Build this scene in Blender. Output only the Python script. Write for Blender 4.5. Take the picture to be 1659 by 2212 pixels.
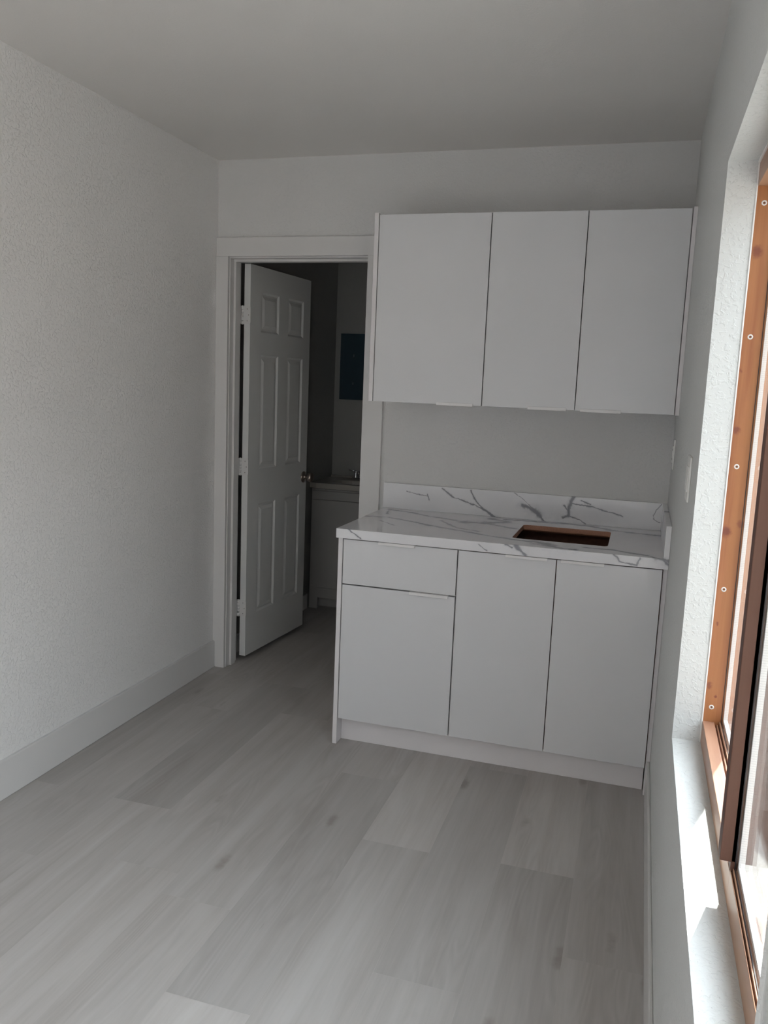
import bpy, bmesh, math, random
from mathutils import Vector, Matrix

for o in list(bpy.data.objects):
    bpy.data.objects.remove(o, do_unlink=True)
scene = bpy.context.scene
COL = scene.collection

# ------------------------------------------------------------------ camera
def cam_matrix(yaw, pitch, roll, loc):
    a, b, c = (math.radians(v) for v in (yaw, pitch, roll))
    f = Vector((math.sin(a)*math.cos(b), math.cos(a)*math.cos(b), math.sin(b)))
    r = Vector((math.cos(a), -math.sin(a), 0)); u = r.cross(f)
    r2 = r*math.cos(c) + u*math.sin(c); u2 = -r*math.sin(c) + u*math.cos(c)
    m = Matrix((r2, u2, -f)).transposed().to_4x4()
    m.translation = Vector(loc)
    return m
cd = bpy.data.cameras.new('camera')
cam = bpy.data.objects.new('camera', cd); COL.objects.link(cam)
cd.sensor_fit = 'HORIZONTAL'; cd.sensor_width = 36.0
cd.lens = 1801.28*36.0/1659.0
cd.clip_start = 0.02
cam.matrix_world = cam_matrix(-16.8874, -8.722, 2.3346, (2.0327, -3.751, 1.486))
scene.camera = cam

# ------------------------------------------------------------------ world, sun, exposure
world = bpy.data.worlds.new('world'); scene.world = world; world.use_nodes = True
wn = world.node_tree; wn.nodes.clear()
wo = wn.nodes.new('ShaderNodeOutputWorld'); wb = wn.nodes.new('ShaderNodeBackground')
wb.inputs[0].default_value = (0.90, 0.95, 1.03, 1); wb.inputs[1].default_value = 2.7
wtc = wn.nodes.new('ShaderNodeTexCoord'); wsp = wn.nodes.new('ShaderNodeSeparateXYZ'); wmr = wn.nodes.new('ShaderNodeMapRange')
wn.links.new(wtc.outputs['Generated'], wsp.inputs[0]); wn.links.new(wsp.outputs[2], wmr.inputs[0])   # sky brighter overhead than at the horizon
wmr.inputs[1].default_value = 0.0; wmr.inputs[2].default_value = 1.0; wmr.inputs[3].default_value = 1.5; wmr.inputs[4].default_value = 5.8
wdot = wn.nodes.new('ShaderNodeVectorMath'); wdot.operation = 'DOT_PRODUCT'; wn.links.new(wtc.outputs['Generated'], wdot.inputs[0])
wdot.inputs[1].default_value = (0.10, 0.75, 0.0)                                              # and brighter on the sun's side
wad = wn.nodes.new('ShaderNodeMath'); wad.operation = 'ADD'; wn.links.new(wdot.outputs['Value'], wad.inputs[0]); wad.inputs[1].default_value = 1.0
wmu = wn.nodes.new('ShaderNodeMath'); wmu.operation = 'MULTIPLY'; wn.links.new(wad.outputs[0], wmu.inputs[0]); wn.links.new(wmr.outputs[0], wmu.inputs[1])
wn.links.new(wmu.outputs[0], wb.inputs[1])
wn.links.new(wb.outputs[0], wo.inputs[0])
sd = bpy.data.lights.new('sun', 'SUN'); sd.energy = 9.5; sd.angle = math.radians(0.55); sd.color = (1.0, 0.97, 0.93)
sun = bpy.data.objects.new('sun', sd); COL.objects.link(sun)
az, el = math.radians(16.3), math.radians(52.0)
sdir = Vector((-math.sin(az)*math.cos(el), -math.cos(az)*math.cos(el), -math.sin(el)))
sun.rotation_euler = sdir.to_track_quat('-Z', 'Y').to_euler()
sun.location = (6, 6, 9)
vs = scene.view_settings
scene.display_settings.display_device = 'sRGB'
vs.view_transform = 'Standard'; vs.look = 'None'; vs.gamma = 1.0; vs.use_curve_mapping = False
vs.exposure = 1.40
scene.cycles.max_bounces = 14; scene.cycles.diffuse_bounces = 8; scene.cycles.transparent_max_bounces = 24
scene.cycles.glossy_bounces = 6

# ------------------------------------------------------------------ dimensions (metres)
W, H = 2.1635, 2.5067          # right wall, ceiling
YB, YF = 1.66, -6.00           # bathroom end wall, wall behind the camera
WY0, WY1 = -1.7697, -3.079      # window opening along the right wall
SZ, HZ = 0.6934, 1.9808        # sill, head
FX = 2.2225                    # inner face of the timber window frame
CT = 0.9096                    # worktop height

# ------------------------------------------------------------------ helpers
def bm_box(bm, x0, x1, y0, y1, z0, z1, mi=0):
    x0, x1 = min(x0, x1), max(x0, x1); y0, y1 = min(y0, y1), max(y0, y1); z0, z1 = min(z0, z1), max(z0, z1)
    v = [bm.verts.new(p) for p in ((x0,y0,z0),(x1,y0,z0),(x1,y1,z0),(x0,y1,z0),(x0,y0,z1),(x1,y0,z1),(x1,y1,z1),(x0,y1,z1))]
    fs = []
    for q in ((3,2,1,0),(4,5,6,7),(0,1,5,4),(1,2,6,5),(2,3,7,6),(3,0,4,7)):
        f = bm.faces.new([v[i] for i in q]); f.material_index = mi; fs.append(f)
    return v, fs
def bm_cyl(bm, p0, p1, r0, r1=None, n=24, caps=True):
    r1 = r0 if r1 is None else r1
    p0, p1 = Vector(p0), Vector(p1); d = (p1-p0).normalized()
    a = d.orthogonal().normalized(); b = d.cross(a)
    A = [bm.verts.new(p0+(a*math.cos(2*math.pi*i/n)+b*math.sin(2*math.pi*i/n))*r0) for i in range(n)]
    B = [bm.verts.new(p1+(a*math.cos(2*math.pi*i/n)+b*math.sin(2*math.pi*i/n))*r1) for i in range(n)]
    for i in range(n):
        f = bm.faces.new((A[i], A[(i+1)%n], B[(i+1)%n], B[i])); f.smooth = True
    if caps:
        bm.faces.new(A[::-1]); bm.faces.new(B)
def bm_lathe(bm, origin, axis, prof, n=32):
    origin, d = Vector(origin), Vector(axis).normalized()
    a = d.orthogonal().normalized(); b = d.cross(a); rings = []
    for r, h in prof:
        if r < 1e-6: rings.append([bm.verts.new(origin+d*h)])
        else: rings.append([bm.verts.new(origin+d*h+(a*math.cos(2*math.pi*i/n)+b*math.sin(2*math.pi*i/n))*r) for i in range(n)])
    for R0, R1 in zip(rings, rings[1:]):
        for i in range(n):
            j = (i+1) % n
            if len(R0) == 1 and len(R1) > 1: f = bm.faces.new((R0[0], R1[j], R1[i]))
            elif len(R1) == 1 and len(R0) > 1: f = bm.faces.new((R0[i], R0[j], R1[0]))
            elif len(R0) > 1: f = bm.faces.new((R0[i], R0[j], R1[j], R1[i]))
            else: continue
            f.smooth = True
def bm_tube(bm, pts, r, n=12):
    pts = [Vector(p) for p in pts]; rings = []; up = None
    rr = r if isinstance(r, (list, tuple)) else [r]*len(pts)
    for i, p in enumerate(pts):
        t = (pts[min(i+1, len(pts)-1)]-pts[max(i-1, 0)]).normalized()
        if up is None: up = t.orthogonal().normalized()
        a = (up - t*up.dot(t)).normalized(); up = a; b = t.cross(a)
        rings.append([bm.verts.new(p+(a*math.cos(2*math.pi*k/n)+b*math.sin(2*math.pi*k/n))*rr[i]) for k in range(n)])
    for R0, R1 in zip(rings, rings[1:]):
        for k in range(n):
            f = bm.faces.new((R0[k], R0[(k+1)%n], R1[(k+1)%n], R1[k])); f.smooth = True
    bm.faces.new(rings[0][::-1]); bm.faces.new(rings[-1])
def obj(name, bm, mats, parent=None, bevel=0.0, seg=2, loc=None):
    bmesh.ops.recalc_face_normals(bm, faces=bm.faces[:])
    me = bpy.data.meshes.new(name); bm.to_mesh(me); bm.free()
    o = bpy.data.objects.new(name, me); COL.objects.link(o)
    for m in (mats if isinstance(mats, (list, tuple)) else [mats]): me.materials.append(m)
    if loc is not None:
        me.transform(Matrix.Translation(-Vector(loc))); o.location = loc
    if parent is not None:
        o.parent = parent
        o.matrix_parent_inverse = Matrix.Translation(-parent.location) if parent.type == 'EMPTY' and parent.rotation_euler.z == 0 else Matrix.Identity(4)
    if bevel > 0:
        md = o.modifiers.new('bevel', 'BEVEL'); md.width = bevel; md.segments = seg; md.limit_method = 'ANGLE'
        md.angle_limit = math.radians(40); md.harden_normals = False
    return o
def boxobj(name, b, mats, parent=None, bevel=0.0, seg=2):
    bm = bmesh.new(); bm_box(bm, *b); return obj(name, bm, mats, parent, bevel, seg)
def thing(name, label, cat, loc=(0,0,0), group=None, rotz=0):
    o = bpy.data.objects.new(name, None); COL.objects.link(o)
    o.location = loc; o.rotation_euler = (0,0,rotz); o['label'] = label; o['category'] = cat
    o.empty_display_size = 0.1
    if group: o['group'] = group
    return o
def tag(o, label, cat, group=None):
    o['label'] = label; o['category'] = cat
    if group: o['group'] = group
    return o
def struct(o, label=None):
    o['kind'] = 'structure'
    if label: o['label'] = label; 
    return o

# ------------------------------------------------------------------ materials
class NT:
    def __init__(s, name):
        s.m = bpy.data.materials.new(name); s.m.use_nodes = True; s.t = s.m.node_tree
        s.b = s.t.nodes['Principled BSDF']; s.out = s.t.nodes['Material Output']
    def n(s, ty, **kw):
        nd = s.t.nodes.new('ShaderNode'+ty)
        for k, v in kw.items(): setattr(nd, k, v)
        return nd
    def l(s, a, b): s.t.links.new(a, b)
    def inp(s, nd, key, v):
        if hasattr(v, 'is_output') or hasattr(v, 'links'): s.l(v, nd.inputs[key])
        else: nd.inputs[key].default_value = v
    def math(s, op, a, b=None, c=None, clamp=False):
        nd = s.n('Math', operation=op, use_clamp=clamp); s.inp(nd, 0, a)
        if b is not None: s.inp(nd, 1, b)
        if c is not None: s.inp(nd, 2, c)
        return nd.outputs[0]
    def vmath(s, op, a, b=None, scale=None):
        nd = s.n('VectorMath', operation=op); s.inp(nd, 0, a)
        if b is not None: s.inp(nd, 1, b)
        if scale is not None: s.inp(nd, 'Scale', scale)
        return nd.outputs['Value'] if op in ('DOT_PRODUCT', 'LENGTH', 'DISTANCE') else nd.outputs[0]
    def coord(s, kind='Object'): return s.n('TexCoord').outputs[kind]
    def pos(s): return s.n('NewGeometry').outputs['Position']
    def mapping(s, v, sc=(1,1,1), loc=(0,0,0)):
        nd = s.n('Mapping'); s.l(v, nd.inputs[0]); nd.inputs['Scale'].default_value = sc; nd.inputs['Location'].default_value = loc
        return nd.outputs[0]
    def noise(s, v, scale, detail=2, rough=0.5, dist=0.0, out='Fac'):
        nd = s.n('TexNoise'); s.l(v, nd.inputs['Vector']); nd.inputs['Scale'].default_value = scale
        nd.inputs['Detail'].default_value = detail; nd.inputs['Roughness'].default_value = rough; nd.inputs['Distortion'].default_value = dist
        return nd.outputs[out]
    def maprange(s, v, a, b, c=0.0, d=1.0, smooth=False):
        nd = s.n('MapRange'); nd.interpolation_type = 'SMOOTHSTEP' if smooth else 'LINEAR'; s.l(v, nd.inputs[0])
        for i, x in enumerate((a, b, c, d)): s.inp(nd, i+1, x)
        return nd.outputs[0]
    def mix(s, f, a, b, blend='MIX'):
        nd = s.n('Mix', data_type='RGBA', blend_type=blend)
        s.inp(nd, 0, f); s.inp(nd, 6, a); s.inp(nd, 7, b)
        return nd.outputs[2]
    def bump(s, h, strength=0.3, dist=0.002, normal=None):
        nd = s.n('Bump'); nd.inputs['Strength'].default_value = strength; nd.inputs['Distance'].default_value = dist
        s.l(h, nd.inputs['Height'])
        if normal is not None: s.l(normal, nd.inputs['Normal'])
        return nd.outputs[0]
def simple(name, col, rough=0.5, metal=0.0, spec=0.5, nscale=0, nstr=0.0, coat=0.0, vary=0.0):
    k = NT(name); b = k.b
    c4 = (*col, 1)
    b.inputs['Roughness'].default_value = rough; b.inputs['Metallic'].default_value = metal
    b.inputs['Specular IOR Level'].default_value = spec; b.inputs['Coat Weight'].default_value = coat
    p = k.pos()
    nf = k.noise(p, nscale or 9.0, 3)
    v = k.maprange(nf, 0.3, 0.7, 1.0-vary-0.004, 1.0+vary)
    k.l(k.vmath('SCALE', col, scale=v), b.inputs['Base Color'])
    if nstr > 0: k.l(k.bump(nf, nstr, 0.001), b.inputs['Normal'])
    return k.m
def plaster(name, col, amp=1.0, scale=95.0, rough=0.62, specks=0.0):
    k = NT(name); b = k.b; b.inputs['Roughness'].default_value = rough; b.inputs['Specular IOR Level'].default_value = 0.35
    p = k.pos()
    n1 = k.noise(p, scale, 3, 0.55, 0.6); blob = k.maprange(n1, 0.47, 0.66, 0, 1, True)
    n2 = k.noise(p, scale*0.28, 2, 0.5); n3 = k.noise(p, 1.7, 2, 0.5)
    h = k.math('ADD', k.math('MULTIPLY', blob, 0.8), k.math('MULTIPLY', n2, 0.8))
    k.l(k.bump(h, 0.55*amp, 0.0016*amp), b.inputs['Normal'])
    f = k.maprange(n3, 0.3, 0.7, 0.975, 1.015)
    c = k.vmath('SCALE', col, scale=f)
    if specks > 0:
        s = k.noise(p, 240, 2, 0.5); sf = k.maprange(s, 0.70, 0.76, 0, specks, True)
        c = k.mix(sf, c, (0.25, 0.23, 0.21, 1))
    k.l(c, b.inputs['Base Color'])
    return k.m

M = {}
M['wall'] = plaster('wall_plaster', (0.635, 0.635, 0.63), 0.8)
M['wall_window'] = plaster('window_wall_plaster', (0.63, 0.645, 0.64), 1.0, specks=0.5)
M['bath'] = plaster('bathroom_wall_dimmed', (0.36, 0.36, 0.345), 0.6)  # wall plaster darkened: the dimness of the bathroom is put into the colour
M['ceiling'] = plaster('ceiling_paint', (0.73, 0.715, 0.695), 0.5, 120)
M['trim'] = simple('trim_paint', (0.645, 0.64, 0.635), 0.38, nscale=30, nstr=0.03)
M['door'] = simple('door_paint', (0.66, 0.67, 0.665), 0.36, nscale=40, nstr=0.03)
M['hinge'] = simple('painted_hinge', (0.64, 0.64, 0.635), 0.3, spec=0.6)
M['slot'] = simple('dark_slot', (0.03, 0.03, 0.03), 0.6)
M['cab'] = simple('cabinet_gloss', (0.645, 0.65, 0.665), 0.20, spec=0.45, coat=0.15)
M['carc'] = simple('cabinet_panel', (0.72, 0.70, 0.71), 0.35)
M['inside'] = simple('raw_board', (0.17, 0.085, 0.06), 0.85, nscale=60, nstr=0.3, vary=0.12)
M['screw_grey'] = simple('hinge_screw_grey', (0.23, 0.215, 0.21), 0.7)  # plain grey of the hinge screw heads
M['pull'] = simple('white_pull', (0.72, 0.71, 0.71), 0.28, spec=0.6)
M['knob'] = simple('brushed_nickel_knob', (0.42, 0.36, 0.32), 0.28, metal=1.0)
M['chrome'] = simple('chrome', (0.80, 0.80, 0.82), 0.07, metal=1.0)
M['mirror'] = simple('filmed_mirror', (0.035, 0.065, 0.085), 0.25, spec=0.6)
M['vanity'] = simple('vanity_white_dimmed', (0.35, 0.345, 0.335), 0.4)  # white vanity, its colour darkened to stand in for the bathroom's shade
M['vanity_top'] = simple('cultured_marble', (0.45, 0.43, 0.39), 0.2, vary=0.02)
M['gasket'] = simple('rubber_gasket', (0.022, 0.022, 0.027), 0.5)
M['plate'] = simple('switch_plate', (0.76, 0.76, 0.74), 0.3)
M['caulk'] = simple('caulk', (0.78, 0.77, 0.75), 0.5)
M['cap'] = simple('screw_cap', (0.72, 0.71, 0.70), 0.4)
M['stucco'] = plaster('outdoor_stucco', (0.62, 0.50, 0.41), 1.5, 60, 0.85)
M['concrete'] = plaster('outdoor_concrete', (0.24, 0.23, 0.215), 1.5, 40, 0.85)

# spacer bar: pale aluminium with a row of pinholes
k = NT('spacer_bar'); k.b.inputs['Roughness'].default_value = 0.5
p = k.pos(); sep = k.n('SeparateXYZ'); k.l(p, sep.inputs[0])
dz = k.math('ABSOLUTE', k.math('SUBTRACT', k.math('FRACT', k.math('MULTIPLY', k.math('ADD', sep.outputs[2], sep.outputs[1]), 250)), 0.5))
k.l(k.mix(k.maprange(dz, 0.1, 0.2, 0.25, 0.0), (0.86, 0.85, 0.84, 1), (0.35, 0.35, 0.37, 1)), k.b.inputs['Base Color'])
M['spacer'] = k.m

# window glass: clear sheet, stronger mirror towards grazing (Fresnel)
def glass_mat(name, tint):
    k = NT(name); k.t.nodes.remove(k.b)
    geo = k.n('NewGeometry'); cosi = k.math('ABSOLUTE', k.vmath('DOT_PRODUCT', geo.outputs['Incoming'], geo.outputs['Normal']))
    fres = k.math('ADD', 0.035, k.math('MULTIPLY', 0.36, k.math('POWER', k.math('SUBTRACT', 1.0, cosi, clamp=True), 5.0)))
    tr = k.n('BsdfTransparent'); tr.inputs[0].default_value = (*tint, 1)
    gl = k.n('BsdfGlossy'); gl.inputs['Roughness'].default_value = 0.0; gl.inputs[0].default_value = (1, 1, 1, 1)
    mx = k.n('MixShader'); k.l(fres, mx.inputs[0]); k.l(tr.outputs[0], mx.inputs[1]); k.l(gl.outputs[0], mx.inputs[2])
    k.l(mx.outputs[0], k.out.inputs[0]); return k.m
M['glass'] = glass_mat('window_glass', (0.97, 0.98, 0.975)); M['glass_outer'] = glass_mat('window_glass_dimming', (0.87, 0.885, 0.88))  # outer pane tint is added to cut the daylight coming in

# stained pine; grain along a chosen axis
def pine(name, axis, base, dark, knots=True, rough=0.38):
    k = NT(name); b = k.b; b.inputs['Roughness'].default_value = rough; b.inputs['Specular IOR Level'].default_value = 0.5
    p = k.pos()
    sc = [60, 60, 60]; sc[axis] = 2.2
    g = k.noise(k.mapping(p, sc), 1.0, 4, 0.6, 0.4)
    sc2 = [22, 22, 22]; sc2[axis] = 1.0
    g2 = k.noise(k.mapping(p, sc2), 1.0, 2, 0.5, 0.3)
    c = k.mix(k.maprange(g, 0.35, 0.7, 0, 1), (*base, 1), (*dark, 1))
    c = k.mix(k.maprange(g2, 0.35, 0.65, 0, 0.55), c, (base[0]*1.08, base[1]*1.22, base[2]*1.05, 1))
    if knots:
        wob = k.vmath('ADD', p, k.vmath('SCALE', k.vmath('SUBTRACT', k.noise(p, 130, 3, 0.6, 0, 'Color'), (.5, .5, .5)), scale=0.012))
        for kx, kz, kr, ks in ((2.2300, 1.418, .0085, .8), (2.2300, 1.192, .0115, .9), (2.2280, .832, .008, .7), (2.2325, .979, .004, .7), (2.2340, 1.795, .012, .8), (2.2440, .808, .0035, .9), (2.258, 1.21, .008, .6), (2.226, 1.545, .004, .6)):
            dk = k.vmath('LENGTH', k.vmath('MULTIPLY', k.vmath('SUBTRACT', wob, (kx, WY0, kz)), (1.0, 0.0, 0.8)))
            c = k.mix(k.maprange(dk, kr*0.35, kr*1.25, ks, 0.0, True), c, (0.17, 0.045, 0.03, 1))
    k.l(c, b.inputs['Base Color']); k.l(k.bump(g, 0.15, 0.0006), b.inputs['Normal'])
    return k.m
M['pine_z'] = pine('stained_pine_upright', 2, (0.37, 0.145, 0.06), (0.26, 0.088, 0.036))
M['pine_y'] = pine('stained_pine_rail', 1, (0.40, 0.22, 0.15), (0.32, 0.16, 0.10), knots=False)
M['pine_mull'] = pine('stained_pine_meeting_stile', 2, (0.105, 0.042, 0.028), (0.08, 0.031, 0.02), knots=False, rough=0.6)

# floor planks: tone and offset come from face attributes of the mesh
k = NT('oak_plank_vinyl'); b = k.b
at = k.n('Attribute', attribute_name='plank'); tone = k.n('SeparateColor'); k.l(at.outputs['Color'], tone.inputs[0])
p = k.pos(); off = k.n('CombineXYZ'); k.l(k.math('MULTIPLY', tone.outputs[1], 37.0), off.inputs[0]); k.l(k.math('MULTIPLY', tone.outputs[2], 23.0), off.inputs[1])
q = k.vmath('ADD', p, off.outputs[0])
fine = k.noise(k.mapping(q, (95, 4.5, 1)), 1.0, 5, 0.65, 0.3)
broad = k.noise(k.mapping(q, (13, 1.0, 1)), 1.0, 3, 0.55, 0.8)
wv = k.noise(k.mapping(q, (7, 0.9, 1)), 1.0, 2, 0.5, 0.6)
rings = k.math('FRACT', k.math('MULTIPLY', wv, 16.0))
rings = k.math('ABSOLUTE', k.math('SUBTRACT', rings, 0.5))
ringm = k.math('MULTIPLY', k.maprange(rings, 0.0, 0.5, 0, 1), k.maprange(k.noise(k.mapping(q, (4, 1.2, 1)), 1.0, 1), 0.48, 0.62, 0, 1, True))
c = k.mix(k.maprange(broad, 0.3, 0.7), (0.375, 0.353, 0.335, 1), (0.47, 0.455, 0.445, 1))
c = k.mix(k.maprange(fine, 0.35, 0.7, 0, 0.32), c, (0.54, 0.52, 0.50, 1))
c = k.mix(k.math('MULTIPLY', ringm, 0.22), c, (0.27, 0.245, 0.225, 1))
vo = k.n('TexVoronoi'); k.l(k.mapping(q, (5.5, 1.9, 1)), vo.inputs['Vector']); vo.inputs['Scale'].default_value = 1.0
nd = k.noise(q, 18, 3, 0.6)
kd = k.math('ADD', vo.outputs['Distance'], k.math('MULTIPLY', k.math('SUBTRACT', nd, 0.5), 0.16))
c = k.mix(k.maprange(kd, 0.03, 0.13, 0.55, 0.0, True), c, (0.22, 0.185, 0.16, 1))
st = k.noise(k.mapping(q, (28, 1.6, 1)), 1.0, 4, 0.7, 1.2)
c = k.mix(k.maprange(st, 0.66, 0.78, 0.0, 0.35, True), c, (0.25, 0.215, 0.19, 1))
tv = k.maprange(tone.outputs[0], 0, 1, 0.84, 1.11)
c = k.vmath('SCALE', c, scale=tv)
k.l(c, b.inputs['Base Color'])
k.l(k.maprange(fine, 0.3, 0.7, 0.40, 0.52), b.inputs['Roughness']); b.inputs['Specular IOR Level'].default_value = 0.4
k.l(k.bump(fine, 0.12, 0.0008), b.inputs['Normal'])
M['floor'] = k.m

# white marble laminate; veins unfold over worktop, nosing and upstand: (x, y + z)
VEINS = [([(1.177,.09),(1.227,.057),(1.292,.036),(1.334,.029),(1.388,.002),(1.426,-.021),(1.452,-.022)],2.2),([(1.31,.093),(1.333,.05),(1.367,.016),(1.426,-.015)],2),([(1.509,.095),(1.548,.072),(1.6,.023)],1.1),
([(1.77,.097),(1.754,.053),(1.752,.012)],5),([(1.729,.056),(1.75,.033)],2),([(1.752,.012),(1.728,0)],3),([(1.758,.067),(1.845,.064),(1.934,.043),(1.987,.026)],1.8),([(1.805,.084),(1.845,.073)],2),
([(1.752,.012),(1.802,.002),(1.827,-.016)],2),([(2.139,.095),(2.128,.078),(2.118,.06),(2.110,.045),(2.112,.032),(2.122,.022),(2.137,.016)],1.3),([(1.005,.066),(1.11,.048)],.9),([(1.104,.058),(1.116,.033)],1.4),
([(.901,-.315),(.998,-.291),(1.102,-.333),(1.21,-.401),(1.34,-.455),(1.479,-.514),(1.566,-.548),(1.673,-.567),(1.766,-.635),(1.833,-.652)],3.2),
([(.939,-.062),(1.047,-.097),(1.149,-.163),(1.237,-.19),(1.331,-.243),(1.43,-.225),(1.554,-.293)],3.6),([(1.331,-.243),(1.406,-.219),(1.493,-.146)],8),([(1.419,-.08),(1.498,-.125)],6),
([(1.546,.042),(1.599,.024),(1.655,-.021)],6),([(1.48,-.07),(1.658,-.048),(1.756,-.044),(1.854,-.06),(1.952,-.115),(2.044,-.144),(2.161,-.154)],5),
([(1.234,-.254),(1.331,-.4),(1.429,-.439)],2),([(.97,-.199),(.949,-.096),(.995,-.027),(1.079,-.054)],1.5),([(1.869,-.584),(1.968,-.579),(2.088,-.629),(2.16,-.69)],3),([(1.69,-.567),(1.736,-.6)],9),
([(1.0,-.395),(1.084,-.475)],1.2),([(.954,-.669),(.983,-.689),(1.007,-.699)],2.2),([(1.478,-.678),(1.509,-.699)],1.1),([(1.617,-.669),(1.636,-.684),(1.654,-.7)],5),([(1.576,-.669),(1.602,-.679)],2),
([(1.971,-.668),(1.996,-.691),(2.052,-.7)],2.2),([(2.052,-.7),(2.065,-.671)],3),([(2.111,-.663),(2.162,-.678)],5)]
k = NT('white_marble_laminate'); b = k.b; b.inputs['Roughness'].default_value = 0.16; b.inputs['Specular IOR Level'].default_value = 0.5
p = k.pos(); sp = k.n('SeparateXYZ'); k.l(p, sp.inputs[0])
cb = k.n('CombineXYZ'); k.l(sp.outputs[0], cb.inputs[0]); k.l(k.math('ADD', k.math('SUBTRACT', sp.outputs[2], CT), sp.outputs[1]), cb.inputs[1])
uv = cb.outputs[0]
n1 = k.noise(uv, 9, 3, 0.6, 0, 'Color'); n2 = k.noise(uv, 55, 3, 0.6, 0, 'Color')
w = k.vmath('ADD', uv, k.vmath('SCALE', k.vmath('SUBTRACT', n1, (0.5, 0.5, 0.5)), scale=0.022))
w = k.vmath('ADD', w, k.vmath('SCALE', k.vmath('SUBTRACT', n2, (0.5, 0.5, 0.5)), scale=0.010))
w = k.vmath('MULTIPLY', w, (1, 1, 0))
total = None
wn_ = k.noise(uv, 22, 3, 0.6); wmod = k.maprange(wn_, 0.3, 0.7, 0.22, 1.6)
halo = None
for pts, wd in VEINS:
    for (ax, ay), (bx, by) in zip(pts, pts[1:]):
        ba = Vector((bx-ax, by-ay, 0)); L2 = ba.length_squared
        wk = w
        if total is not None:      # keeps the chain sequential so the shader stack stays small
            ma = k.n('VectorMath', operation='MULTIPLY_ADD'); k.l(total, ma.inputs[0]); ma.inputs[1].default_value = (1e-9, 1e-9, 0); k.l(w, ma.inputs[2]); wk = ma.outputs[0]
        pa = k.vmath('SUBTRACT', wk, (ax, ay, 0))
        t = k.math('DIVIDE', k.vmath('DOT_PRODUCT', pa, tuple(ba)), L2, clamp=True)
        d = k.vmath('LENGTH', k.vmath('SUBTRACT', pa, k.vmath('SCALE', tuple(ba), scale=t)))
        top_ = max(ay, by) <= -0.03 and min(ay, by) > -0.665; d = k.math('DIVIDE', d, wd*(0.0026 if top_ else 0.0012))
        total = d if total is None else k.math('MINIMUM', total, d)
dd = k.math('DIVIDE', total, wmod)
core = k.maprange(dd, 0.4, 2.0, 0.75, 0.0, True); soft = k.maprange(dd, 0.0, 5.0, 0.30, 0.0, True)
base = k.mix(k.maprange(k.noise(uv, 5, 4, 0.6), 0.35, 0.7), (0.735, 0.735, 0.755, 1), (0.69, 0.695, 0.72, 1))
c = k.mix(soft, base, (0.38, 0.39, 0.43, 1)); c = k.mix(core, c, (0.12, 0.125, 0.15, 1))
k.l(c, b.inputs['Base Color']); M['marble'] = k.m

# ------------------------------------------------------------------ room shell
T = 0.115                                       # partition thickness
# floor: one mesh of planks, tone per plank as a face attribute
bm = bmesh.new(); lay = bm.loops.layers.float_color.new('plank')
random.seed(5)
PW, PL = 0.2275, 1.25
ends = {-1: -.30, 0: -.88, 1: -1.37, 2: -.52, 3: -1.375, 4: -.45, 5: -.55, 6: -.89, 7: -1.313, 8: -.65, 9: -1.29, 10: -.42}
tones = {(7, 0): .98, (7, -1): .48, (7, 1): .4, (9, 0): .92, (9, -1): .28, (9, 1): .5, (8, -1): .30, (8, 0): .62, (8, -2): .45, (6, -1): .28, (6, 0): .62, (6, -2): 1.0,
         (10, 0): .50, (10, -1): .50, (10, -2): .6, (5, -1): .50, (5, -2): .66, (5, 0): .5, (4, -1): .55, (4, -2): .72, (3, -2): .6, (2, -2): .5, (3, 0): .10, (3, -1): .62, (2, -1): .45, (1, -1): .55, (1, 0): .30, (2, 0): .45, (4, 0): .3, (7, -2): .75}
for r in range(-1, 11):
    x0 = 1.264 + PW*(r-7); x1 = x0+PW
    xa, xb = max(x0, -0.10), min(x1, W+0.03)
    if xb <= xa: continue
    e = ends.get(r, -.5); n = -4
    while e+PL*n < YB+0.1:
        ya, yb = max(e+PL*n, YF-0.1), min(e+PL*(n+1), YB+0.1)
        if yb > ya:
            vv = [bm.verts.new(q_) for q_ in ((xa+.0002, ya+.0002, 0), (xb-.0002, ya+.0002, 0), (xb-.0002, yb-.0002, 0), (xa+.0002, yb-.0002, 0))]
            f = bm.faces.new(vv); tn = tones.get((r, n), random.random())
            cc = (tn, random.random(), random.random(), 1)
            for lp in f.loops: lp[lay] = cc
        n += 1
bm_box(bm, -0.1, W+0.03, YF-0.1, YB+0.1, -0.08, -0.0008)
struct(obj('floor', bm, M['floor']), 'pale grey oak plank floor running towards the doorway')
struct(boxobj('ceiling', (-0.12, W+0.30, YF-0.12, YB+0.12, H, H+0.1), M['ceiling']), 'plain white ceiling')
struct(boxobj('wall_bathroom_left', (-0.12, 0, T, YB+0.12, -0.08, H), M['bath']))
M['wall_left'] = plaster('left_wall_plaster_lightened', (0.77, 0.77, 0.765), 1.25)  # same plaster as the back wall, colour lightened for the stronger light here
struct(boxobj('wall_left', (-0.12, 0, YF-0.12, T, -0.08, H), M['wall_left']), 'textured white wall on the left')

# back wall with the bathroom doorway cut through
OX0, OX1, OZ = 0.047, 0.7925, 2.078
bm = bmesh.new()
bm_box(bm, 0, OX0, 0, T, 0, H); bm_box(bm, OX1, W, 0, T, 0, H); bm_box(bm, OX0, OX1, 0, T, OZ, H)
struct(obj('wall_back', bm, M['wall']), 'white wall behind the kitchen cabinets')
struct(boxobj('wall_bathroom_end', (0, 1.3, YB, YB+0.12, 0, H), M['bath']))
struct(boxobj('wall_bathroom_right', (1.2, 1.3, T, YB, 0, H), M['bath']))

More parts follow.
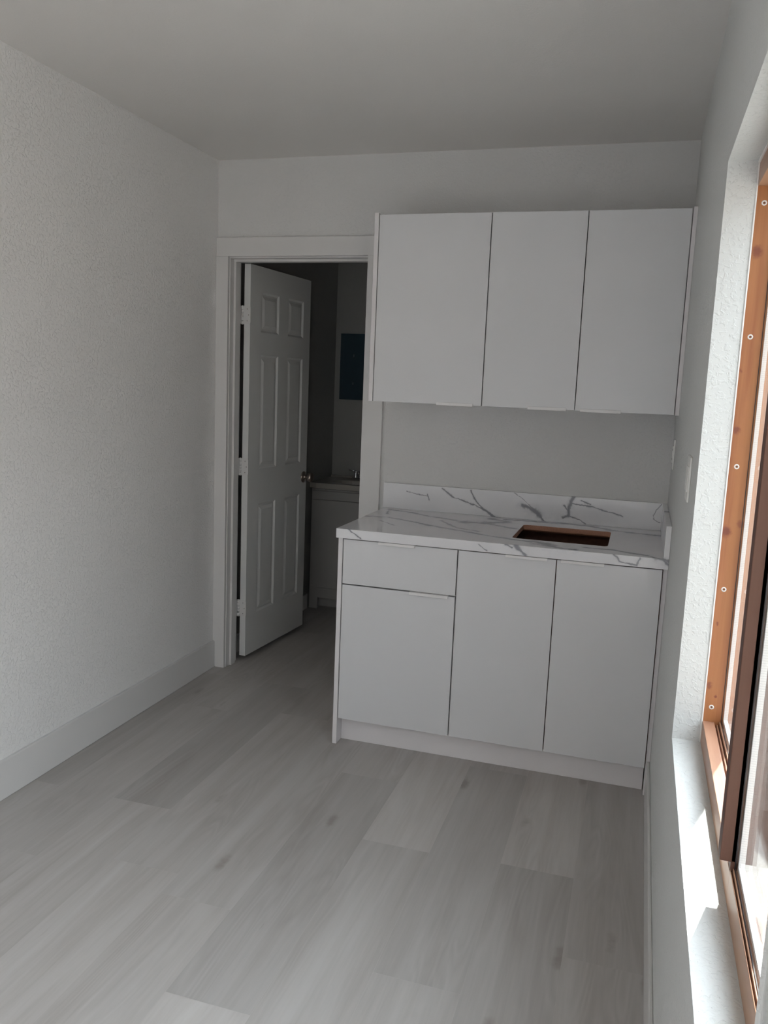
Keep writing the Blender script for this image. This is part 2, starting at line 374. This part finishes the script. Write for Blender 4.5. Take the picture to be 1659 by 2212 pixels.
# right wall: grid with the window holes, extruded outwards, rounded plaster arris
W2Y0, W2Y1 = -4.00, -5.70      # wide unseen opening behind the viewer, added to let in more daylight
def wall_with_holes(name, x0, x1, ya, yb, holes, s0, s1, mat):
    bm = bmesh.new(); ys = [ya] + [v for h in holes for v in h] + [yb]; zs = [-0.08, s0, s1, H+0.05]
    def quad(a, b_, c_, d_): bm.faces.new([bm.verts.new(v) for v in (a, b_, c_, d_)])
    for X in (x0, x1):
        for i in range(len(ys)-1):
            for j in range(3):
                if i % 2 == 1 and j == 1: continue
                quad((X, ys[i], zs[j]), (X, ys[i+1], zs[j]), (X, ys[i+1], zs[j+1]), (X, ys[i], zs[j+1]))
    rim = [((ya, zs[0]), (yb, zs[0])), ((yb, zs[0]), (yb, zs[3])), ((yb, zs[3]), (ya, zs[3])), ((ya, zs[3]), (ya, zs[0]))]
    for h0, h1 in holes: rim += [((h0, s0), (h1, s0)), ((h1, s0), (h1, s1)), ((h1, s1), (h0, s1)), ((h0, s1), (h0, s0))]
    for a, b_ in rim: quad((x0, *a), (x1, *a), (x1, *b_), (x0, *b_))
    bmesh.ops.remove_doubles(bm, verts=bm.verts[:], dist=1e-5)
    h0, h1 = holes[-1]
    ed = [e for e in bm.edges if all(abs(v.co.x-x0) < 1e-6 and h0-1e-4 <= v.co.y <= h1+1e-4 and s0-1e-4 <= v.co.z <= s1+1e-4 for v in e.verts)]
    bmesh.ops.bevel(bm, geom=ed, offset=0.004, segments=3, affect='EDGES', profile=0.5)
    return obj(name, bm, mat)
struct(wall_with_holes('wall_right', W, 2.31, -3.60, YB+0.12, [(WY1, WY0)], SZ, HZ, M['wall_window']), 'white wall on the right with a deep plastered window reveal')
bm = bmesh.new(); bm_box(bm, W, 2.31, W2Y0, -3.60, -0.08, H+.05); bm_box(bm, W, 2.31, YF-0.12, W2Y1, -0.08, H+.05); bm_box(bm, W, 2.31, W2Y1, W2Y0, 2.30, H+.05)  # wall around the opening added for daylight
struct(obj('wall_right_rear', bm, M['wall_window']))
struct(boxobj('wall_front', (0, W, YF-0.12, YF, 0, H), M['wall']), 'white wall behind the viewer')

def board(name, b, bev=0.003): return struct(boxobj(name, b, M['trim'], None, bev))
board('baseboard_left', (0, 0.0145, YF, -0.018, 0, 0.141))
board('baseboard_right', (2.1535, W, W2Y0, -0.60, 0, 0.135))
board('baseboard_bathroom', (0, 0.0145, T, 1.235, 0, 0.10))

# outdoors
struct(boxobj('ground', (2.32, 14, -14, 14, -0.35, -0.25), M['concrete']), 'pale concrete yard outside the window')
struct(boxobj('wall_yard', (5.6, 5.8, -14, 12, -0.25, 1.9), M['stucco']), 'tan garden wall outside the window')

# portals guide daylight through the window and the added rear opening
def portal(name, loc, rot, sx, sy):
    l = bpy.data.lights.new(name, 'AREA'); l.shape = 'RECTANGLE'; l.size = sx; l.size_y = sy
    l.cycles.is_portal = True
    o = bpy.data.objects.new(name, l); COL.objects.link(o); o.location = loc; o.rotation_euler = rot
portal('daylight_portal', (2.325, (WY0+WY1)/2, (SZ+HZ)/2), (0, math.radians(90), 0), HZ-SZ, WY0-WY1)
portal('daylight_portal', (2.325, (W2Y0+W2Y1)/2, 1.14), (0, math.radians(90), 0), 2.32, W2Y0-W2Y1)

# ------------------------------------------------------------------ doorway: casing, jamb, stop, leaf
dr = thing('door_1', 'white six-panel door standing open into the dark bathroom', 'door'); struct(dr)
del dr['category']
CX0, CX1, CZ0, CZ1 = 0.065, 0.7725, 2.0624, 2.1495
bm = bmesh.new(); bm_box(bm, 0.0005, CX0, -0.018, 0, 0, CZ0); obj('casing', bm, M['trim'], dr, 0.0015)
bm = bmesh.new(); bm_box(bm, CX1, 0.8704, -0.018, 0, 0, CZ0); obj('casing', bm, M['trim'], dr, 0.0015)
bm = bmesh.new(); bm_box(bm, 0.0005, 0.8704, -0.018, 0, CZ0, CZ1); obj('casing', bm, M['trim'], dr, 0.0015)
JX0, JX1, JZ = 0.0685, 0.7775, 2.056
bm = bmesh.new(); bm_box(bm, OX0, JX0, 0, T, 0, JZ); bm_box(bm, JX1, OX1, 0, T, 0, JZ); bm_box(bm, OX0, OX1, 0, T, JZ, OZ)
obj('jamb', bm, M['trim'], dr, 0.001)
bm = bmesh.new(); sy0, sy1 = 0.036, 0.080
bm_box(bm, JX0, JX0+0.012, sy0, sy1, 0, JZ-0.012); bm_box(bm, JX1-0.006, JX1, sy0, sy1, 0, JZ-0.012); bm_box(bm, JX0, JX1, sy0, sy1, JZ-0.012, JZ)
obj('door_stop', bm, M['trim'], dr, 0.0015)
# leaf in its own frame: x along the leaf, y through it (0 = seen face), z up
A = Vector((0.120, 0.116, 0)); Bp = Vector((0.170, 0.780, 0)); DW = (Bp-A).length; ang = math.atan2(Bp.y-A.y, Bp.x-A.x)
DT = 0.0345; DZ0, DZ1 = 0.030, 2.047
LM = Matrix.Translation(A) @ Matrix.Rotation(ang, 4, 'Z')
def leaf_obj(name, bm, mats, parent, bev=0.0):
    bmesh.ops.transform(bm, matrix=LM, verts=bm.verts[:]); return obj(name, bm, mats, parent, bev)
bm = bmesh.new()
cols = [(.112, .298), (.402, .583)]; rows = [(.245, .835), (1.018, 1.608), (1.722, 1.922)]
xs = [0, *cols[0], *cols[1], DW]; zs = [DZ0, *rows[0], *rows[1], *rows[2], DZ1]
for Y, sgn in ((0.0, 1), (DT, -1)):
    for i in range(5):
        for j in range(7):
            x0, x1, z0, z1 = xs[i], xs[i+1], zs[j], zs[j+1]
            if i % 2 == 1 and j % 2 == 1:
                rings_ = [(0, 0), (0.010, 0.0075), (0.018, 0.0075), (0.034, 0.0025), (0.036, 0.002)]
                prev = None
                for ins, dep in rings_:
                    cur = [bm.verts.new((a_, Y+sgn*dep, b_)) for a_, b_ in ((x0+ins, z0+ins), (x1-ins, z0+ins), (x1-ins, z1-ins), (x0+ins, z1-ins))]
                    if prev:
                        for q_ in range(4): bm.faces.new((prev[q_], prev[(q_+1)%4], cur[(q_+1)%4], cur[q_]))
                    prev = cur
                bm.faces.new(prev)
            else:
                bm.faces.new([bm.verts.new(v) for v in ((x0, Y, z0), (x1, Y, z0), (x1, Y, z1), (x0, Y, z1))])
for a_, b_ in (((0, DZ0), (DW, DZ0)), ((DW, DZ0), (DW, DZ1)), ((DW, DZ1), (0, DZ1)), ((0, DZ1), (0, DZ0))):
    bm.faces.new([bm.verts.new(v) for v in ((a_[0], 0, a_[1]), (b_[0], 0, b_[1]), (b_[0], DT, b_[1]), (a_[0], DT, a_[1]))])
bmesh.ops.remove_doubles(bm, verts=bm.verts[:], dist=1e-5)
leaf = leaf_obj('door_leaf', bm, M['door'], dr)
# knob on the seen face, and its twin on the hidden face
bm = bmesh.new()
for s_, y_ in ((-1, 0.0), (1, DT)):
    bm_lathe(bm, (.628, y_, .931), (0, s_, 0), [(0, 0), (.032, 0), (.033, .003), (.030, .007), (.016, .010), (.0115, .014), (.011, .024), (.016, .028), (.0235, .033), (.0265, .042), (.0265, .054), (.023, .060), (.012, .0625), (0, .063)])
leaf_obj('door_knob', bm, M['knob'], leaf)
for zc in (1.799, 1.037, 0.289):
    bm = bmesh.new(); hh = 0.0445
    # leaf plate with rounded outer corners on the hinge edge of the door
    pts = []
    for (cx, cz, a0) in ((0.0075, hh-0.009, 90), (0.0075, -hh+0.009, 180)):
        for q_ in range(7):
            a_ = math.radians(a0+q_*15); pts.append((cx+0.009*math.cos(a_)-0.001, cz+0.009*math.sin(a_)))
    pts += [(DT+0.009, -hh), (DT+0.009, hh)]
    Fv = [bm.verts.new((-0.0018, y_, zc+z_)) for y_, z_ in pts]; Bv = [bm.verts.new((0.0, y_, zc+z_)) for y_, z_ in pts]
    bm.faces.new(Fv); bm.faces.new(Bv[::-1])
    for q_ in range(len(pts)): bm.faces.new((Fv[q_], Fv[(q_+1) % len(pts)], Bv[(q_+1) % len(pts)], Bv[q_]))
    bmesh.ops.transform(bm, matrix=LM, verts=bm.verts[:])
    bx, by = 0.0775, 0.1175
    for q_ in range(5):
        z0 = zc-hh+q_*0.0178; bm_cyl(bm, (bx, by, z0+0.0006), (bx, by, z0+0.0172), 0.0058, n=16)
    bm_cyl(bm, (bx, by, zc-hh-0.002), (bx, by, zc+hh+0.002), 0.0035, n=12)
    bm_box(bm, JX0, JX0+0.0022, T-0.030, T+0.003, zc-hh, zc+hh)
    bm_box(bm, JX0, bx, T+0.0005, T+0.0027, zc-hh, zc+hh)
    h_ = obj('hinge', bm, M['hinge'], leaf)
# screw heads and slot as a small part of the hinge: dark dots
    bm = bmesh.new()
    for y_, z_ in ((0.016, 0.029), (0.008, 0.0), (0.016, -0.029)):
        bm_cyl(bm, (-0.0024, y_, zc+z_), (-0.0016, y_, zc+z_), 0.0026, n=12)
    leaf_obj('hinge_screw', bm, M['screw_grey'], leaf)

# ------------------------------------------------------------------ bathroom
v = thing('bathroom_vanity', 'small white bathroom vanity cabinet seen through the doorway', 'vanity', (0.26, 1.24, 0))
VX0, VX1, VY = 0.022, 0.52, 1.255
bm = bmesh.new(); bm_box(bm, 0.017, VX1, VY+0.002, YB-0.001, 0.142, 0.80); bm_box(bm, 0.017, 0.075, VY+0.002, VY+0.022, 0.0, 0.145)
bm_box(bm, VX1-0.06, VX1, VY+0.002, VY+0.022, 0.0, 0.145); bm_box(bm, 0.07, VX1-0.06, VY+0.002, VY+0.022, 0.075, 0.142); bm_box(bm, 0.017, VX1, VY+0.075, YB-0.001, 0.0, 0.142)
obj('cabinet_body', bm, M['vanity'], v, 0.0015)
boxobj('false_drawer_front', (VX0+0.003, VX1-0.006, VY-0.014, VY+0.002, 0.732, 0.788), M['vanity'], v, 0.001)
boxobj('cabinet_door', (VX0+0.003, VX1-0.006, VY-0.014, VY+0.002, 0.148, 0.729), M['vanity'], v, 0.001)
# top with oval basin
bm = bmesh.new(); n = 40; zc0 = 0.8385; bc = Vector((0.28, 1.40, 0)); ra, rb = 0.165, 0.11
out = []
for i in range(n):
    a_ = 2*math.pi*i/n; dx, dy = math.cos(a_), math.sin(a_)
    x0, x1, y0, y1 = 0.002, 0.54, 1.235, YB-0.001
    t = min(((x1-bc.x)/dx if dx > 0 else (x0-bc.x)/dx) if abs(dx) > 1e-6 else 9, ((y1-bc.y)/dy if dy > 0 else (y0-bc.y)/dy) if abs(dy) > 1e-6 else 9)
    out.append((bc.x+dx*t, bc.y+dy*t))
prof = [(1.06, 0.0), (1.0, -0.004), (0.95, -0.03), (0.8, -0.075), (0.5, -0.105), (0.12, -0.115)]
R_ = [[bm.verts.new((x, y, zc0-0.034)) for x, y in out], [bm.verts.new((x, y, zc0)) for x, y in out]]
for s_, dz_ in prof: R_.append([bm.verts.new((bc.x+ra*s_*math.cos(2*math.pi*i/n), bc.y+rb*s_*math.sin(2*math.pi*i/n), zc0+dz_)) for i in range(n)])
for a_, b_ in zip(R_, R_[1:]):
    for i in range(n): bm.faces.new((a_[i], a_[(i+1)%n], b_[(i+1)%n], b_[i]))
bm.faces.new(R_[-1]); 
bmesh.ops.remove_doubles(bm, verts=bm.verts[:], dist=1e-5)
bm_box(bm, 0.002, 0.54, YB-0.02, YB-0.001, zc0-0.001, zc0+0.012)
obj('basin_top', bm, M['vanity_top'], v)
FZ = zc0+0.0004
fa = thing('basin_faucet', 'chrome two-handle faucet on the bathroom basin', 'faucet', (0.245, 1.60, FZ))
bm = bmesh.new(); bm_box(bm, 0.175, 0.325, 1.58, 1.62, FZ, FZ+0.012); bm_lathe(bm, (0.25, 1.60, FZ+.01), (0, 0, 1), [(0.02, 0), (.018, .03), (.012, .045), (0, .047)])
obj('faucet_base', bm, M['chrome'], fa, 0.004)
bm = bmesh.new(); bm_tube(bm, [(0.25, 1.60, FZ+.035), (0.25, 1.585, FZ+.06), (0.25, 1.55, FZ+.068), (0.25, 1.51, FZ+.055), (0.25, 1.50, FZ+.045)], [.011, .011, .010, .009, .009]); obj('spout', bm, M['chrome'], fa)
for sx in (-1, 1):
    bm = bmesh.new(); hx = 0.25+sx*0.052
    bm_lathe(bm, (hx, 1.60, FZ+.011), (0, 0, 1), [(.0185, 0), (.017, .012), (.011, .022), (.012, .034), (.0135, .042), (.008, .048), (0, .049)])
    bm_tube(bm, [(hx, 1.60, FZ+.052), (hx+sx*.02, 1.597, FZ+.056), (hx+sx*.048, 1.594, FZ+.060)], [.006, .0055, .0065]); obj('handle', bm, M['chrome'], fa)
mr = thing('wall_mirror', 'dark blue-black mirror panel hung on the bathroom wall', 'mirror', (0.29, YB-0.01, 1.59))
boxobj('mirror_panel', (0.040, 0.55, YB-0.012, YB-0.001, 1.371, 1.811), M['mirror'], mr, 0.001)
for z_ in (1.665, 1.480):
    bm = bmesh.new(); bm_tube(bm, [(0.139, YB-0.012, z_-.012), (0.139, YB-0.018, z_-.006), (0.139, YB-0.018, z_+.006), (0.139, YB-0.012, z_+.012)], .0022, 8); obj('mirror_clip', bm, M['chrome'], mr)

# ------------------------------------------------------------------ wall cabinets
CL = 0.9081; D1, D2, D3 = CL+0.0205, 1.3965, 1.7705; DR = 2.1465
UB, UT, UY = 1.4122, 2.1749, -0.3442; TH = 0.019
def hollow(bm, x0, x1, y0, y1, z0, z1, t=0.016):
    bm_box(bm, x0, x0+t, y0, y1, z0, z1); bm_box(bm, x1-t, x1, y0, y1, z0, z1)
    bm_box(bm, x0+t, x1-t, y0, y1, z0, z0+t); bm_box(bm, x0+t, x1-t, y0, y1, z1-t, z1); bm_box(bm, x0+t, x1-t, y1-0.006, y1, z0+t, z1-t)
def door_panel(parent, x0, x1, y, z0, z1, hx=None, hz=None, down=False, name='cabinet_door', mat='cab'):
    d_ = boxobj(name, (x0, x1, y, y+TH, z0, z1), M[mat], parent, 0.0012)
    if hx:
        bm = bmesh.new(); a_, b_ = hx
        if down:   # lip under the lower edge of a wall-cabinet door
            bm_box(bm, a_, b_, y-0.007, y-0.0005, z0-0.002, z0+0.008); bm_box(bm, a_, b_, y-0.007, y+0.016, z0-0.004, z0-0.0015)
        else:
            bm_box(bm, a_, b_, y-0.013, y+0.016, z1+0.0012, z1+0.0035); bm_box(bm, a_, b_, y-0.0145, y-0.012, z1-0.007, z1+0.0035)
        h_ = obj('edge_pull', bm, M['pull'], d_, 0.0006); h_.matrix_parent_inverse = Matrix.Identity(4)
    return d_
g = 0.0016
u1 = thing('wall_cabinet', 'white gloss single-door wall cabinet nearest the bathroom doorway', 'cabinet', (CL, 0, UB))
bm = bmesh.new(); hollow(bm, CL+0.019, D2-0.001, UY+TH+0.003, -0.001, UB+0.001, UT-0.001); obj('cabinet_body', bm, M['carc'], u1)
boxobj('end_panel', (CL, CL+0.018, UY-0.001, -0.001, UB, UT+0.007), M['carc'], u1, 0.0008)
door_panel(u1, D1+0.0006, D2-0.0021, UY, UB, UT, (1.207, 1.361), down=True)
u2 = thing('wall_cabinet', 'white gloss two-door wall cabinet beside the window wall', 'cabinet', (D2, 0, UB))
bm = bmesh.new(); hollow(bm, D2+0.001, DR+0.001, UY+TH+0.003, -0.001, UB+0.001, UT-0.001); obj('cabinet_body', bm, M['carc'], u2)
door_panel(u2, D2+0.0021, D3-g, UY, UB, UT, (1.586, 1.738), down=True)
door_panel(u2, D3+g, DR-g, UY, UB, UT, (1.792, 1.948), down=True)
boxobj('filler_strip', (DR+g, W-0.0005, UY+0.001, -0.001, UB-0.001, UT+0.006), M['carc'], u2, 0.0006)

# ------------------------------------------------------------------ base cabinets
BY, BZ, ZT, ZD = -0.6564, 0.1125, 0.8678, 0.6827
b1 = thing('base_cabinet', 'white base cabinet with a drawer over one door, beside the doorway', 'cabinet', (CL, 0, 0))
bm = bmesh.new(); hollow(bm, CL+0.019, D2-0.001, BY+TH+0.003, -0.020, BZ, 0.8712); obj('cabinet_body', bm, M['carc'], b1)
boxobj('end_panel', (CL, CL+0.018, BY-0.001, -0.020, 0.0005, 0.8712), M['carc'], b1, 0.0008)
door_panel(b1, D1+0.0012, D2-0.0024, BY, ZD+0.0025, ZT-0.001, (1.079, 1.227), name='drawer')
door_panel(b1, D1+0.0012, D2-0.0024, BY, BZ, ZD-0.0025, (1.2125, 1.368))
b2 = thing('base_cabinet', 'white two-door sink base cabinet under the worktop cutout', 'cabinet', (D2, 0, 0))
bm = bmesh.new(); x0, x1 = D2+0.001, DR+0.001
bm_box(bm, x0, x0+.016, BY+TH+.003, -.020, BZ, .8712); bm_box(bm, x1-.016, x1, BY+TH+.003, -.020, BZ, .8712); bm_box(bm, x0+.016, x1-.016, BY+TH+.003, -.020, BZ, BZ+.016)
bm_box(bm, x0+.016, x1-.016, BY+TH+.003, BY+TH+.019, .80, .8712); obj('cabinet_body', bm, M['inside'], b2)
boxobj('back_panel', (x0+.016, x1-.016, -.026, -.020, BZ+.016, .8712), M['inside'], b2)
door_panel(b2, D2+0.0024, D3-g, BY, BZ, ZT-0.001, (1.581, 1.7375))
door_panel(b2, D3+g, DR-g, BY, BZ, ZT-0.001, (1.7875, 1.942))
boxobj('filler_strip', (DR+g, W-0.0005, BY+0.014, BY+0.035, 0.0, 0.8712), M['carc'], b2, 0.0006)
tk = boxobj('toe_kick', (CL+0.0185, 2.145, BY+0.0576, BY+0.0576+0.015, 0.0005, BZ-0.001), M['carc'], None, 0.0005)
tag(tk, 'white toe kick board along the floor under the base cabinets', 'toe kick')

# ------------------------------------------------------------------ worktop with the unfinished sink cutout
wt = thing('worktop', 'white marble-look laminate worktop with grey veins and an empty sink cutout', 'countertop', (CL, 0, CT))
X0, X1, Y0, Y1 = 0.9011, W-0.0008, -0.6682, -0.0008
hx0, hx1, hy0, hy1, hr = 1.579, 1.945, -0.518, -0.166, 0.02
def rrect(x0, x1, y0, y1, r, n=5):
    pts = []
    for cx, cy, a0 in ((x1-r, y1-r, 0), (x0+r, y1-r, 90), (x0+r, y0+r, 180), (x1-r, y0+r, 270)):
        for i in range(n+1):
            a_ = math.radians(a0+90*i/n); pts.append((cx+r*math.cos(a_), cy+r*math.sin(a_)))
    return pts
hole = rrect(hx0, hx1, hy0, hy1, hr)
SB = CT-0.020
bm = bmesh.new()
outer = [(X1, Y1), (X0, Y1), (X0, Y0), (X1, Y0)]
nq = len(hole)//4
for z_, mi in ((CT, 0), (SB, 1)):
    H_ = [bm.verts.new((x, y, z_)) for x, y in hole]; O_ = [bm.verts.new((x, y, z_)) for x, y in outer]
    for c_ in range(4):
        seg_ = H_[c_*nq:(c_+1)*nq]
        for a_, b_ in zip(seg_, seg_[1:]):
            f = bm.faces.new((O_[c_], a_, b_)); f.material_index = mi
        f = bm.faces.new((O_[c_], seg_[-1], H_[((c_+1)*nq) % len(H_)], O_[(c_+1) % 4])); f.material_index = mi
    if z_ == CT: HT, OT = H_, O_
    else: HB, OB = H_, O_
for i in range(len(hole)):
    j = (i+1) % len(hole); f = bm.faces.new((HT[i], HT[j], HB[j], HB[i])); f.material_index = 2
for i in range(4):
    j = (i+1) % 4; f = bm.faces.new((OT[i], OT[j], OB[j], OB[i]))
obj('slab', bm, [M['marble'], M['inside'], None], wt)
k = NT('cut_particle_board'); b = k.b; b.inputs['Roughness'].default_value = 0.9
p = k.pos(); nn = k.noise(p, 420, 3, 0.7); k.l(k.mix(k.maprange(nn, 0.35, 0.65), (0.50, 0.27, 0.18, 1), (0.36, 0.18, 0.12, 1)), b.inputs['Base Color']); k.l(k.bump(nn, 0.6, 0.001), b.inputs['Normal'])
bpy.data.objects['slab'].data.materials[2] = k.m; M['particle'] = k.m
bm = bmesh.new()
bm_box(bm, X0, X1, Y0, Y0+0.019, 0.8722, SB+0.0001); bm_box(bm, X0, X0+0.019, Y0+0.019, Y1, 0.8722, SB+0.0001)
obj('front_nosing', bm, M['marble'], wt)
bm = bmesh.new(); bm_box(bm, X0+0.019, X1, Y0+0.019, Y0+0.10, 0.8722, SB-0.0001); bm_box(bm, X0+0.019, X1, -0.10, Y1, 0.8722, SB-0.0001); obj('build_up_strip', bm, M['particle'], wt)
up = 0.1189
bs = boxobj('backsplash', (0.8935, W-0.0008, -0.0195, -0.0008, CT+0.0004, CT+up), M['marble'], None, 0.0006)
tag(bs, 'long marble-look upstand along the wall behind the worktop', 'backsplash')
ss = boxobj('side_splash', (W-0.0195, W-0.0008, -0.6670, -0.0200, CT+0.0004, CT+up), M['marble'], None, 0.0006)
tag(ss, 'short marble-look upstand on the window wall at the worktop end', 'backsplash')

# ------------------------------------------------------------------ outlet and switch plates on the window wall
def plate(name, label, cat, yc, zc, w_, h_, kinds):
    t_ = thing(name, label, cat, (W, yc, zc))
    bm = bmesh.new(); bm_box(bm, W-0.0055, W-0.0001, yc-w_/2, yc+w_/2, zc-h_/2, zc+h_/2); obj('plate', bm, M['plate'], t_, 0.002, 3)
    for kd_, yo in kinds:
        bm = bmesh.new(); bm_box(bm, W-0.0085, W-0.005, yc+yo-0.0165, yc+yo+0.0165, zc-0.033, zc+0.033)
        o_ = obj(kd_, bm, M['plate'], t_, 0.001)
        if kd_ == 'socket':
            for z_ in (-0.018, 0.018):
                for y_ in (-0.006, 0.006):
                    bm = bmesh.new(); bm_box(bm, W-0.0089, W-0.0084, yc+yo+y_-0.001, yc+yo+y_+0.001, zc+z_-0.004, zc+z_+0.004)
                    s_ = obj('socket_slot', bm, M['slot'], o_); s_.matrix_parent_inverse = Matrix.Identity(4)
plate('wall_outlet', 'white wall outlet above the worktop, nearest the cabinets', 'outlet', -0.243, 1.256, 0.075, 0.118, [('socket', 0)])
plate('light_switch', 'white double light switch beside the window reveal', 'switch', -1.412, 1.272, 0.118, 0.118, [('rocker', -0.023), ('rocker', 0.023)])

# ------------------------------------------------------------------ window
wi = thing('window_1', 'stained pine double-glazed sliding window in the right wall', 'window', (FX, (WY0+WY1)/2, SZ)); struct(wi); del wi['category']
XO = 2.300; LID = 0.746; HD = 1.9808-0.052; GX = 2.264
bm = bmesh.new()   # far jamb is flush with the plaster reveal
bm_box(bm, FX, XO, WY0-0.0012, WY0+0.03, SZ-0.02, HZ+0.02); obj('frame_jamb', bm, M['pine_z'], wi, 0.001)
bm = bmesh.new(); bm_box(bm, FX, XO, WY1, WY1+0.02, SZ, HZ); obj('frame_jamb', bm, M['pine_z'], wi, 0.001)
bm = bmesh.new()
bm_box(bm, FX, 2.2475, -2.4195, WY0, SZ, LID); bm_box(bm, FX, 2.2240, WY1+.02, -2.4195, SZ, 0.7515); bm_box(bm, 2.2240, XO, WY1+.02, -2.4195, SZ, 0.70); bm_box(bm, 2.2475, XO, -2.4195, WY0, SZ, 0.733); bm_box(bm, 2.2525, 2.2560, -2.42, WY0, 0.733, 0.741)
bm_box(bm, 2.2580, 2.2606, -2.42, WY0, 0.733, 0.7485); bm_box(bm, 2.2787, XO, -2.42, WY0, 0.733, 0.7485)
obj('frame_sill', bm, M['pine_y'], wi, 0.0008)
bm = bmesh.new(); bm_box(bm, FX, 2.2606, WY1+.02, WY0, HD, HZ); bm_box(bm, 2.2606, XO, WY1+.02, WY0, HD+.004, HZ); obj('frame_head', bm, M['pine_y'], wi, 0.001)
bm = bmesh.new(); bm_box(bm, FX-0.004, FX+0.001, WY1, WY0, HZ-0.006, HZ-0.0002); bm_box(bm, FX-0.003, FX+0.0005, WY0-0.0022, WY0-0.0002, SZ, HZ); obj('caulk_line', bm, M['caulk'], wi, 0.001)
for z_ in (1.894, 1.6176, 1.3373, 1.0597, 0.7812):
    bm = bmesh.new(); bm_lathe(bm, (2.2383, WY0, z_), (0, -1, 0), [(0, -.001), (.0058, -.001), (.0056, .0012), (.0030, .0020), (.0028, .0010), (0, .0010)], 20)
    s_ = obj('screw_cap', bm, M['cap'], wi)
    bm = bmesh.new(); bm_box(bm, 2.2383-.0017, 2.2383+.0017, WY0-.00135, WY0-.0009, z_-.0005, z_+.0005); bm_box(bm, 2.2383-.0005, 2.2383+.0005, WY0-.00135, WY0-.0009, z_-.0017, z_+.0017)
    x_ = obj('screw_recess', bm, M['slot'], s_); x_.matrix_parent_inverse = Matrix.Identity(4)
def ring(name, x0, x1, ya, yb, za, zb, t, mat, parent):
    bm = bmesh.new(); bm_box(bm, x0, x1, ya, ya+t, za, zb); bm_box(bm, x0, x1, yb-t, yb, za, zb); bm_box(bm, x0, x1, ya+t, yb-t, za, za+t); bm_box(bm, x0, x1, ya+t, yb-t, zb-t, zb)
    o_ = obj(name, bm, M[mat], parent)
    if parent.type != 'EMPTY': o_.matrix_parent_inverse = Matrix.Identity(4)
    return o_
def glaze(parent, gx, ya, yb, za, zb):      # gx: room-side face of the glass
    for x0 in (gx, gx+0.0130):
        bm = bmesh.new(); bm_box(bm, x0, x0+0.003, ya, yb, za, zb); o_ = obj('glass_pane', bm, M['glass' if x0 == gx else 'glass_outer'], parent)
        if parent.type != 'EMPTY': o_.matrix_parent_inverse = Matrix.Identity(4)
    ring('gasket', gx-0.0014, gx-0.0001, ya, yb, za, zb, 0.0014, 'gasket', parent)
    ring('spacer_bar', gx+0.0031, gx+0.0122, ya, yb, za, zb, 0.0085, 'spacer', parent)
# fixed light at the far end
glaze(wi, 2.2626, -2.388, WY0-0.0005, 0.7488, HD+0.003)
# sliding sash, one step further into the room
MY = -2.420; SX0 = 2.2062
sa = obj('sash', (lambda bm: (bm_box(bm, 2.2262, 2.2283, WY1+.02, MY, 0.7005, 0.7540), bm_box(bm, 2.2475, 2.2560, WY1+.02, MY, 0.7005, 0.7535), bm_box(bm, 2.2283, 2.2475, WY1+.02, MY, 0.7005, 0.7520),
        bm_box(bm, 2.2262, 2.2560, WY1+.02, MY, HD-.012, HD+.006), bm_box(bm, 2.2262, 2.2560, WY1+.02, WY1+.055, 0.7520, HD)) and bm)(bmesh.new()), M['pine_y'], wi, 0.0006)
bm = bmesh.new(); bm_box(bm, SX0, 2.2300, MY, MY+0.032, 0.764, HD-0.002); bm_box(bm, 2.2225, 2.2995, MY, MY+0.034, 0.7485, HD+0.002)
ms = obj('meeting_stile', bm, M['pine_mull'], sa, 0.0012); ms.matrix_parent_inverse = Matrix.Identity(4)
glaze(sa, 2.2303, WY1+.055, MY-0.0003, 0.7535, HD-.012)
bpy.context.view_layer.update()
